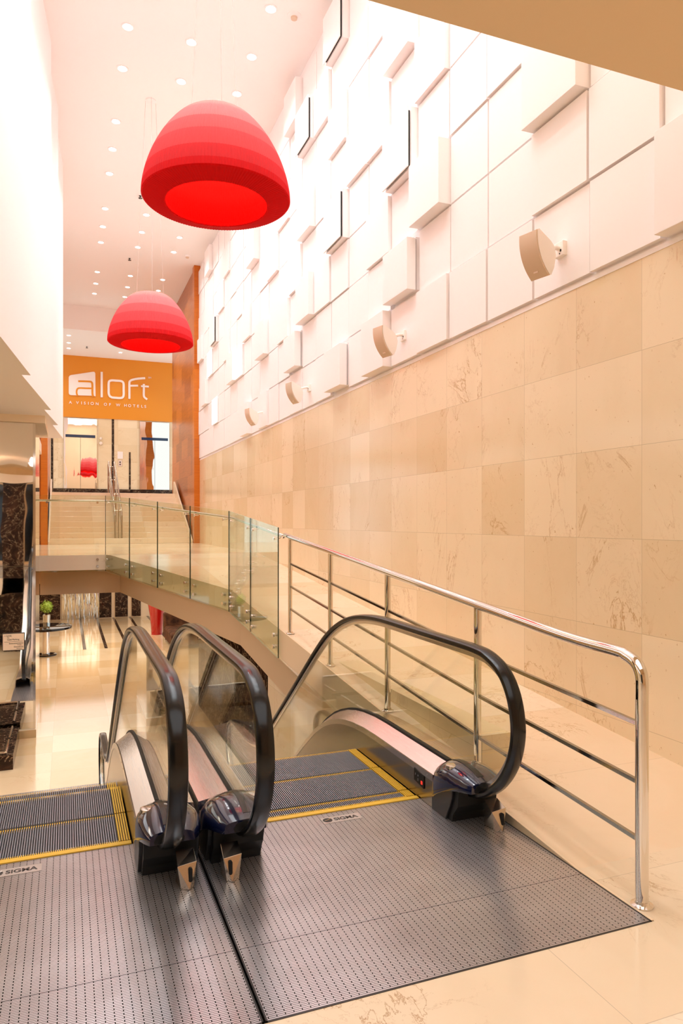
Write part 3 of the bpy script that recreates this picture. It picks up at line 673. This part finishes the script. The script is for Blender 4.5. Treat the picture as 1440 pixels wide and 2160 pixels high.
# ================================================================== GLASS BALUSTRADE
gl = [(-.475, 14.16), (.687, 14.13), (1.045, 13.09), (1.409, 12.065), (1.778, 11.025), (2.154, 9.966), (2.16, 8.73), (2.16, 7.47)]
def gz(x, y): return ramp_z(y) if y < 13.9 else ZM
t = thing('glass_balustrade', (1.0, 11.5, .8), 'frameless greenish glass balustrade bolted along the bending walkway edge', 'balustrade')
for i, (P, Q) in enumerate(zip(gl[:-1], gl[1:])):
    dx, dy = Q[0]-P[0], Q[1]-P[1]; L = sqrt(dx*dx+dy*dy); ux, uy = dx/L, dy/L; nx, ny = uy, -ux     # outwards is -n
    if nx*(-1) > 0: nx, ny = -nx, -ny
    g = .008; A = (P[0]+ux*g, P[1]+uy*g); B = (Q[0]-ux*g, Q[1]-uy*g)
    za, zb = gz(*P), gz(*Q); zat, zbt = za+1.12, zb+1.12; zab, zbb = za-.31, zb-.31
    h = .006
    c = [(A[0], A[1], zab), (B[0], B[1], zbb), (B[0], B[1], zbt), (A[0], A[1], zat)]
    vs = [(x-nx*h, y-ny*h, z) for x, y, z in c]+[(x+nx*h, y+ny*h, z) for x, y, z in c]
    b = MB(); b.add(vs, [(0, 1, 2, 3), (7, 6, 5, 4)], 0); b.add(vs, [(0, 4, 5, 1), (2, 6, 7, 3)], 2); b.add(vs, [(1, 5, 6, 2), (0, 3, 7, 4)], 1)
    pn = b.build('glass_panel', ['glass', 'glass_edge', 'glass_top'], t)
    for q in (.14, L-.14):
        x, y = P[0]+ux*q, P[1]+uy*q; z = gz(x, y)
        for dz in (-.085, -.215):
            b = MB(); b.tube([(x-nx*.03, y-ny*.03, z+dz), (x-nx*.008, y-ny*.008, z+dz)], .024, 16); b.tube([(x+nx*.006, y+ny*.006, z+dz), (x+nx*.13, y+ny*.13, z+dz)], .010, 10); b.build('standoff_bolt', 'chrome', pn, 40)
        b = MB(); b.tube([(x-nx*.02, y-ny*.02, z+.985), (x-nx*.006, y-ny*.006, z+.985)], .020, 14); b.tube([(x+nx*.004, y+ny*.004, z+.985), (x+nx*.06, y+ny*.06, z+.985), (x+nx*.06, y+ny*.06, z+1.02)], .007, 8); b.build('rail_bracket', 'chrome', pn, 40)
hp = [(-.475, 14.22, ZM+1.02), (.73, 14.19, ZM+1.02)]+[(x+.06, y+.02, gz(x, y)+1.02) for x, y in gl[2:]]+[(2.235, 7.50, ramp_z(7.5)+1.03)]
b = MB(); b.tube(hp, .021, 14); b.build('handrail_tube', 'chrome', t, 60)

# ================================================================== PENDANT LAMPS
def pendant(x, y, z, label):
    K = .968
    t = thing('pendant_lamp', (x, y, z), label, 'pendant lamp', 'red pendant lamps')
    n = 300
    pr = catmull([(.75, 0), (.742, .09), (.71, .23), (.645, .40), (.55, .57), (.44, .71), (.34, .80), (.25, .84), (.12, .86)], 3)
    b = MB(); rings = []
    for r, zz in pr: rings.append([(x+(r+(.0055 if j % 2 else 0))*cos(2*pi*j/n), y+(r+(.0055 if j % 2 else 0))*sin(2*pi*j/n), z+zz) for j in range(n)])
    rings = [[(x+(p[0]-x)*K, y+(p[1]-y)*K, p[2]) for p in r_] for r_ in rings]
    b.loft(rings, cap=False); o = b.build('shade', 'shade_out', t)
    b = MB(); rings = []
    for r, zz in ((.752, .0), (.74, -.012), (.63, -.035), (.53, -.06), (.515, -.05), (.51, -.03)): rings.append([(x+r*cos(2*pi*j/n), y+r*sin(2*pi*j/n), z+zz+(.004 if j % 2 else 0)) for j in range(n)])
    rings = [[(x+(p[0]-x)*K, y+(p[1]-y)*K, p[2]) for p in r_] for r_ in rings]; b.loft(rings, cap=False); b.build('rim', 'shade_rim', t)
    b = MB(); rings = []
    for r, zz in ((.512, -.05), (.50, .1), (.46, .3), (.40, .5), (.33, .66)): rings.append([(x+(r+(.004 if j % 2 else 0))*cos(2*pi*j/n), y+(r+(.004 if j % 2 else 0))*sin(2*pi*j/n), z+zz) for j in range(n)])
    rings = [[(x+(p[0]-x)*K, y+(p[1]-y)*K, p[2]) for p in r_] for r_ in rings]; b.loft(rings, cap=False); b.build('lining', 'shade_in', t)
    b = MB(); b.lathe([(.001, .285), (.20, .285), (.21, .31), (.001, .31)], (x, y, z), 40); b.build('diffuser', 'lens_warm', t, 30)
    for k in range(3):
        a = 2*pi*k/3+.5; b = MB(); b.tube([(x+.27*cos(a), y+.27*sin(a), z+.83), (x+.10*cos(a), y+.10*sin(a), 9.0)], .0025, 6); b.build('suspension_wire', 'wire', t)
    b = MB(); b.lathe([(.001, 0), (.09, 0), (.09, -.02), (.001, -.03)], (x, y, 9.0), 20); b.build('ceiling_canopy', 'white', t, 30)
    L = bpy.data.lights.new('bulb', 'POINT'); L.energy = 26; L.color = (1, .62, .36); L.shadow_soft_size = .08
    lo = bpy.data.objects.new('bulb', L); COL.objects.link(lo); lo.location = (0, 0, .45); lo.parent = t
    return t
M['lens_warm'] = emis('warm_diffuser', (1, .72, .38, 1), 5)
M['wire'] = simple('steel_wire', srgb(200, 190, 182), .4, .4)
pendant(1.40, 7.05, 4.81, 'large red corded pendant lamp, the nearer and bigger one')
pendant(1.385, 12.83, 4.735, 'red corded pendant lamp farther back, in front of the wooden wall')

# ================================================================== DOWNLIGHTS AND CEILING FITTINGS
spots = [(x, y, 9.0) for y in (9.91, 11.04, 12.09, 13.73, 14.78, 15.84, 17.65, 18.75, 19.82, 22.21, 23.31, 24.35) for x in (.855, 1.80, 2.75)]
spots += [(.085, y, 8.17) for y in (26.8, 27.9, 28.8)]+[(1.96, 28.8, 8.17), (3.2, 28.0, 8.17)]
spots += [(x, y, 9.0) for y in (4.2, 5.9, 7.6) for x in (.855, 1.80, 2.75)]
first = None
def lab(i, x, y, z):
    if z < 9: return 'recessed downlight in the lower ceiling before the orange wall'
    c = 'left' if x < 1.2 else ('middle' if x < 2.3 else 'right')
    return 'recessed white downlight in the %s row of the high ceiling' % c
for i, (x, y, z) in enumerate(spots):
    if first is None:
        t = thing('downlight', (x, y, z), '', 'downlight')
        b = MB(); b.lathe([(.062, 0), (.095, -.001), (.095, -.010), (.078, -.014), (.062, -.004)], (x, y, z), 24); b.build('trim_ring', 'white', t, 30)
        b = MB(); b.lathe([(.001, -.002), (.064, -.002), (.060, -.006), (.001, -.006)], (x, y, z), 20); b.build('lens', 'lens', t, 30)
        L = bpy.data.lights.new('lamp', 'SPOT'); L.energy = LIGHT_POWER; L.color = (.86, .945, 1); L.spot_size = radians(125); L.spot_blend = .8; L.shadow_soft_size = .06
        lo = bpy.data.objects.new('lamp', L); COL.objects.link(lo); lo.location = (0, 0, -.05); lo.parent = t
        first = t
    else:
        t = copy_tree(first); t.location = (x, y, z)
    l_ = lab(i, x, y, z); t['label'] = l_; t['group'] = l_.replace('recessed', 'all recessed')
for x, y, l_ in ((3.105, 9.92, 'round white smoke detector on the ceiling near the top edge'), (3.145, 19.98, 'small round ceiling speaker by the far end of the white wall')):
    t = thing('smoke_detector', (x, y, 9.0), l_, 'smoke detector')
    b = MB(); b.lathe([(.001, 0), (.10, 0), (.10, -.015), (.075, -.03), (.001, -.03)], (x, y, 9.0), 24); b.build('base', 'white', t, 40)
    b = MB(); b.lathe([(.001, -.03), (.05, -.03), (.045, -.055), (.001, -.06)], (x, y, 9.0), 20); b.build('sensor_head', 'tan_plastic', t, 40)
for x, y, z, l_ in ((1.57, 16.68, 9.0, 'small dark sprinkler head on the ceiling left of the big lamp'), (1.66, 20.75, 9.0, 'small dark sprinkler head above the farther lamp'), (.72, 28.3, 8.17, 'small dark sprinkler head in front of the orange wall')):
    t = thing('sprinkler', (x, y, z), l_, 'sprinkler')
    b = MB(); b.lathe([(.001, 0), (.03, 0), (.03, -.008), (.012, -.012), (.012, -.05), (.001, -.05)], (x, y, z), 14); b.build('pipe', 'charcoal', t, 40)
    b = MB(); b.lathe([(.001, -.05), (.045, -.05), (.045, -.056), (.001, -.056)], (x, y, z), 14); b.build('deflector', 'charcoal', t, 40)

# ================================================================== WALL SPEAKERS
def speaker(y, label):
    z = 3.71
    t = thing('wall_speaker', (WX, y, z), label, 'speaker', 'white speakers on the right-hand wall')
    # body: curved front, tapering back, tilted down and turned towards the hall
    root = (WX-.29, y-.06, z-.10)
    def tr(p, off=(0, 0, 0)):
        a, v, w = p      # a sideways, v forwards, w up
        th = radians(24); v2 = v*cos(th)+w*sin(th); w2 = w*cos(th)-v*sin(th)
        ph = radians(14); 
        dx = -v2*cos(ph)-a*sin(ph); dy = -v2*sin(ph)+a*cos(ph)
        return (root[0]+dx+off[0], root[1]+dy+off[1], root[2]+w2+off[2])
    W2 = .085
    front = [(.10-.045*(q*q), .17*q) for q in [k/8-1 for k in range(17)]]
    back = [(-.06-.0*(q), .10*q) for q in (1, .5, 0, -.5, -1)]
    def shell(f0, f1, m, name, w0, w1):
        pf = [(v-f0, w) for v, w in front]; pb = [(v-f1, w) for v, w in front][::-1]
        b = MB(); b.loft([[tr((a, v, w)) for v, w in pf+pb] for a in (w0, w1)]); return b.build(name, m, t, 35)
    shell(0, .012, 'tan_plastic', 'grille', -W2+.004, W2-.004)
    shell(.013, .035, 'speaker_white', 'front_rim', -W2, W2)
    pf = [(v-.036, w*.98) for v, w in front]; pb = [(-.075, .06), (-.095, .02), (-.09, -.05), (-.03, -.13)]
    # order: front from bottom to top, then back from top to bottom
    b = MB(); b.loft([[tr((a*sc if abs(a) > W2*.99 else a, v, w)) for v, w in pf+pb] for a, sc in ((-W2*.97, 1), (W2*.97, 1))]); b.build('cabinet', 'speaker_white', t, 35)
    c = tr((0, -.08, .02))
    b = MB(); b.tube([c, (WX-.10, y-.01, z-.005), (WX-.05, y, z)], .018, 12); b.lathe([(.001, -.02), (.022, -.015), (.028, 0), (.022, .015), (.001, .02)], c, 14); b.build('bracket_arm', 'speaker_white', t, 40)
    b = MB(); b.box(WX-.06, WX-.02, y-.055, y+.055, z-.065, z+.045); p = b.build('mounting_plate', 'speaker_white', t, bevel=.004)
    b = MB(); b.box(WX-.064, WX-.059, y-.035, y-.022, z-.035, z-.018); b.box(WX-.064, WX-.059, y-.02, y-.012, z-.052, z-.044); b.build('screw_holes', 'black', p)
    b = MB(); b.loft([[tr((a, .10-.045*(.62**2)+.003, -.17*.72+k)) for a, k in ((-.02, 0), (.02, 0), (.02, .011), (-.02, .011))], [tr((a, .075, -.17*.72+k)) for a, k in ((-.02, 0), (.02, 0), (.02, .011), (-.02, .011))]]); b.build('maker_badge', 'letters', t)
    return t
for y, l_ in ((4.50, 'white wall speaker nearest the camera, on the right-hand wall just above the marble'), (7.23, 'second white wall speaker from the camera'), (10.6, 'third white wall speaker from the camera'), (13.3, 'farthest and smallest white wall speaker')): speaker(y, l_)

# ================================================================== SIGN ON THE ORANGE WALL
SY = 29.99
t = thing('wall_lettering', (1.6, 30.0, 6.2), 'large white hotel lettering with a small line of capitals on the orange wall', 'sign')
def flat(poly, mat, name, d=.03, parent=None, back=0):
    b = MB(); b.prism(poly, SY-d, SY+.01-back, 'y'); return b.build(name, mat, parent or t)
def ribbon(pts, w, mat, name, d=.03, sub=5, closed=False, parent=None):
    pts = catmull(pts, sub) if sub > 1 else pts
    Lp, Rp = [], []
    n = len(pts)
    for i, p in enumerate(pts):
        a = pts[i-1] if (closed or i > 0) else p; c = pts[(i+1) % n] if (closed or i < n-1) else p
        dx, dz = c[0]-a[0], c[1]-a[1]; L = sqrt(dx*dx+dz*dz) or 1
        Lp.append((p[0]-dz/L*w/2, p[1]+dx/L*w/2)); Rp.append((p[0]+dz/L*w/2, p[1]-dx/L*w/2))
    b = MB()
    rings = [[(l[0], SY-d, l[1]), (r[0], SY-d, r[1]), (r[0], SY+.005, r[1]), (l[0], SY+.005, l[1])] for l, r in zip(Lp, Rp)]
    if closed: rings.append(rings[0])
    b.loft(rings, cap=not closed); return b.build(name, mat, parent or t)
bx = flat([(.09, 6.67), (.09, 7.29), (.12, 7.35), (.17, 7.38), (1.0, 7.575), (1.05, 7.57), (1.08, 7.52), (1.09, 6.60), (1.06, 6.60), (1.03, 6.62), (.17, 6.59), (.11, 6.61)], 'letters', 'letter_a_block')
ribbon([(.44, 7.155), (.60, 7.165), (.86, 7.172), (.935, 7.15), (.966, 7.08), (.970, 6.86), (.972, 6.70), (1.0, 6.585)], .075, 'orange', 'letter_a_stroke', .036, parent=bx)
ribbon([(.95, 6.905), (.70, 6.895), (.50, 6.89), (.42, 6.86), (.385, 6.78), (.382, 6.68), (.415, 6.575)], .062, 'orange', 'letter_a_bowl', .037, parent=bx)
ribbon([(1.322, 6.575), (1.322, 7.595)], .085, 'letters', 'letter_l', sub=1)
ribbon([(1.63, 6.64), (1.59, 6.75), (1.587, 6.93), (1.587, 7.13), (1.61, 7.235), (1.70, 7.28), (1.87, 7.283), (2.05, 7.28), (2.14, 7.235), (2.165, 7.14), (2.165, 6.93), (2.165, 6.74), (2.13, 6.63), (2.03, 6.592), (1.87, 6.59), (1.72, 6.593)], .085, 'letters', 'letter_o', sub=4, closed=True)
fo = ribbon([(2.389, 6.58), (2.389, 6.9), (2.389, 7.22), (2.42, 7.31), (2.52, 7.37), (2.75, 7.43), (3.01, 7.465)], .082, 'letters', 'letter_f')
ribbon([(2.40, 7.115), (2.73, 7.14)], .072, 'letters', 'crossbar', .031, sub=1, parent=fo)
to = ribbon([(2.955, 7.225), (2.955, 6.95), (2.955, 6.76), (2.985, 6.68), (3.09, 6.60)], .08, 'letters', 'letter_t')
ribbon([(2.845, 7.13), (3.155, 7.13)], .072, 'letters', 'crossbar', .031, sub=1, parent=to)
text_mesh('SM', .10, (3.13, SY-.005, 7.47), (pi/2, 0, 0), 'letters', 'service_mark', t, .004)
for ch, x in zip('AVISIONOFWHOTELS', (.10, .365, .545, .65, .80, .90, 1.09, 1.40, 1.60, 1.87, 2.18, 2.335, 2.53, 2.69, 2.85, 2.98)):
    text_mesh(ch, .155, (x, SY-.005, 6.255), (pi/2, 0, 0), 'letters', 'capital_letter', t, .006, offset=.003)

# ================================================================== ELEVATORS
def elevator(x0, x1, ztop, z, y, label, mat, name='elevator_doors', header=True):
    t = thing(name, ((x0+x1)/2, y, z), label, 'elevator doors')
    b = MB(); b.box(x0-.06, x1+.06, y-.012, y, z, ztop+.75 if header else ztop); b.build('door_surround', mat, t)
    xm = (x0+x1)/2
    for a, c in ((x0, xm-.006), (xm+.006, x1)):
        b = MB(); b.box(a, c, y-.028, y-.012, z+.01, ztop-.02); b.build('door_leaf', mat, t)
    b = MB(); b.box(xm-.006, xm+.006, y-.0125, y-.012, z, ztop); b.build('door_gap', 'charcoal', t)
    if header:
        b = MB(); b.box(x0, x1, y-.04, y-.012, ztop, ztop+.11); b.build('header_trim', 'header_blue', t)
    return t
M['header_blue'] = simple('dark_blue_header', srgb(24, 48, 78), .1)
elevator(-.03, 1.08, 4.93, ZU+.38, 29.99, 'mirrored elevator doors under the white lettering, left pair', 'mirror_door')
elevator(2.86, 3.92, 4.93, ZU+.38, 29.99, 'mirrored elevator doors at the right, next to the wooden wall', 'mirror_door')
elevator(-.09, 1.05, .38, ZL, 27.06, 'ribbed mirror-steel elevator doors of the lower lobby below the walkway', 'mirror_bronze', header=False)
t = thing('call_panel', (1.27, 29.99, 4.4), 'two round floor indicators on the marble beside the left elevator', 'panel')
for z, r in ((4.93, .05), (4.74, .065)):
    b = MB(); b.tube([(1.29, 30.03, z), (1.29, 30.0, z)], r, 20); b.build('indicator', 'chrome_soft', t, 40)
t = thing('notice_panel', (2.05, 30.02, 4.3), 'small white notice and call buttons between the elevators', 'notice')
b = MB(); b.box(1.93, 2.14, 30.015, 30.03, 4.14, 4.43); b.build('notice_sheet', 'letters', t)
b = MB(); b.box(1.96, 2.10, 30.01, 30.03, 3.83, 4.08); cb = b.build('call_plate', 'chrome_soft', t)
b = MB(); b.tube([(2.03, 30.01, 4.0), (2.03, 30.0, 4.0)], .03, 14); b.tube([(2.03, 30.01, 3.91), (2.03, 30.0, 3.91)], .03, 14); b.build('call_button', 'charcoal', cb, 40)

# ================================================================== LOWER LOBBY FURNITURE
tx, ty = -.50, 20.1
t = thing('round_table', (tx, ty, ZL), 'round black-topped table on a chrome column beside the mirrored column', 'table')
b = MB(); b.lathe([(.001, .76), (.62, .76), (.64, .75), (.64, .70), (.62, .69), (.001, .69)], (tx, ty, ZL), 48); b.build('table_top', 'black_gloss', t, 30)
b = MB(); b.lathe([(.10, .02), (.10, .69)], (tx, ty, ZL), 24); b.build('pedestal', 'chrome', t, 60)
b = MB(); b.lathe([(.001, 0), (.27, 0), (.27, .03), (.2, .04), (.001, .05)], (tx, ty, ZL), 32); b.build('base', 'black_gloss', t, 30)
t = thing('potted_topiary', (tx+.02, ty, ZL+.76), 'round bright green potted plant standing on the black table', 'plant')
b = MB(); b.lathe([(.001, 0), (.085, 0), (.095, .30), (.09, .30), (.085, .27), (.001, .27)], (tx+.02, ty, ZL+.76), 24); b.build('pot', 'mirror_bronze', t, 40)
b = MB(); b.tube([(tx+.02, ty, ZL+1.02), (tx+.02, ty, ZL+1.2)], .012, 8); b.build('stem', 'velvet', t)
b = MB()
for i in range(520):
    a = random.random()*2*pi; c = random.uniform(-1, 1); r = .155*(.72+.3*random.random()); s_ = sqrt(1-c*c)
    p = (tx+.02+r*s_*cos(a), ty+r*s_*sin(a), ZL+1.26+r*c*1.05)
    u = [random.uniform(-1, 1)*.022 for _ in range(3)]; v = [random.uniform(-1, 1)*.022 for _ in range(3)]
    b.add([p, tuple(p[k]+u[k] for k in range(3)), tuple(p[k]+u[k]+v[k] for k in range(3)), tuple(p[k]+v[k] for k in range(3))], [(0, 1, 2, 3)])
b.lathe([(.01, -.1), (.09, -.06), (.115, 0), (.09, .07), (.01, .11)], (tx+.02, ty, ZL+1.26), 16)
b.build('foliage', 'leaf', t)
t = thing('floor_vase', (2.62, 22.6, ZL), 'tall tapering glossy red floor vase by the sofa', 'vase')
b = MB(); b.lathe([(.001, 0), (.17, 0), (.18, .25), (.215, .6), (.27, .95), (.32, 1.15), (.33, 1.2), (.31, 1.2), (.25, .95), (.001, .7)], (2.62, 22.6, ZL), 40); b.build('vase_body', 'red_gloss', t, 40)
t = thing('sofa', (3.6, 20.6, ZL), 'low brown velvet sofa with tufted seat under the walkway', 'sofa')
b = MB()
nx_, ny_ = 40, 24
x0, x1, y0, y1 = 2.68, 4.5, 19.75, 21.35
grid = []
for j in range(ny_+1):
    for i in range(nx_+1):
        u, v = i/nx_, j/ny_
        z = ZL+.44-.05*(abs(sin(u*pi*7))**.3 < .55)*1-.02+.03*abs(sin(u*pi*7))*abs(sin(v*pi*5))
        if i in (0, nx_) or j in (0, ny_): z = ZL+.37
        grid.append((x0+(x1-x0)*u, y0+(y1-y0)*v, z))
b.add(grid, [(j*(nx_+1)+i, j*(nx_+1)+i+1, (j+1)*(nx_+1)+i+1, (j+1)*(nx_+1)+i) for j in range(ny_) for i in range(nx_)])
b.box(x0, x1, y0, y1, ZL+.10, ZL+.37); b.build('tufted_seat', 'velvet', t, 50)
b = MB(); b.box(2.68, 4.6, 21.3, 21.65, ZL+.1, ZL+.80); b.build('backrest', 'velvet', t, bevel=.05)
for x, y in ((2.75, 19.85), (4.4, 19.85), (2.75, 21.5), (4.4, 21.5)):
    b = MB(); b.lathe([(.001, 0), (.02, 0), (.03, .11), (.001, .11)], (x, y, ZL), 12); b.build('leg', 'black_gloss', t, 40)
# low dark marble planter with steel rails, left foreground of the lower lobby
t = thing('marble_planter', (-1.3, 11.8, ZL), 'low dark marble block edged with steel rails at the left edge of the lower floor', 'planter')
b = MB(); b.box(-2.2, -.70, 11.0, 12.44, ZL, ZL+.2); b.build('stone_block', 'dark_marble', t, bevel=.004)
b = MB(); b.box(-2.2, -.70, 11.0, 12.44, ZL+.2, ZL+.215); b.build('stone_top', 'dark_marble_top', t)
for a, c in ((11.05, 11.65), (11.75, 12.4)):
    b = MB(); b.tube([(-.80, a, ZL+.235), (-.80, c, ZL+.235)], .02, 10); b.build('steel_rail', 'chrome', t, 40)
b = MB(); b.tube([(-2.1, 11.05, ZL+.235), (-.82, 11.05, ZL+.235)], .02, 10); b.build('steel_rail', 'chrome', t, 40)
# dark marble pier beside the left escalator (seen in the mirrored column)
b = MB(); b.box(-1.62, -1.08, 3.3, 3.9, ZL, 2.65)
tag(b.build('marble_pier', 'dark_marble_x'), 'dark veined marble pier reflected in the mirrored column', 'column')

b = MB(); b.prism([(-3.2, 2.66), (-.95, 2.66), (-.85, 2.70), (-.8, 2.78), (-.8, 2.88), (-3.2, 2.95)], 2.6, 3.95, 'y')
struct(b.build('trim_4', 'cove_white', smooth=30), 'pale bulkhead over the dark marble pier', 'trim')
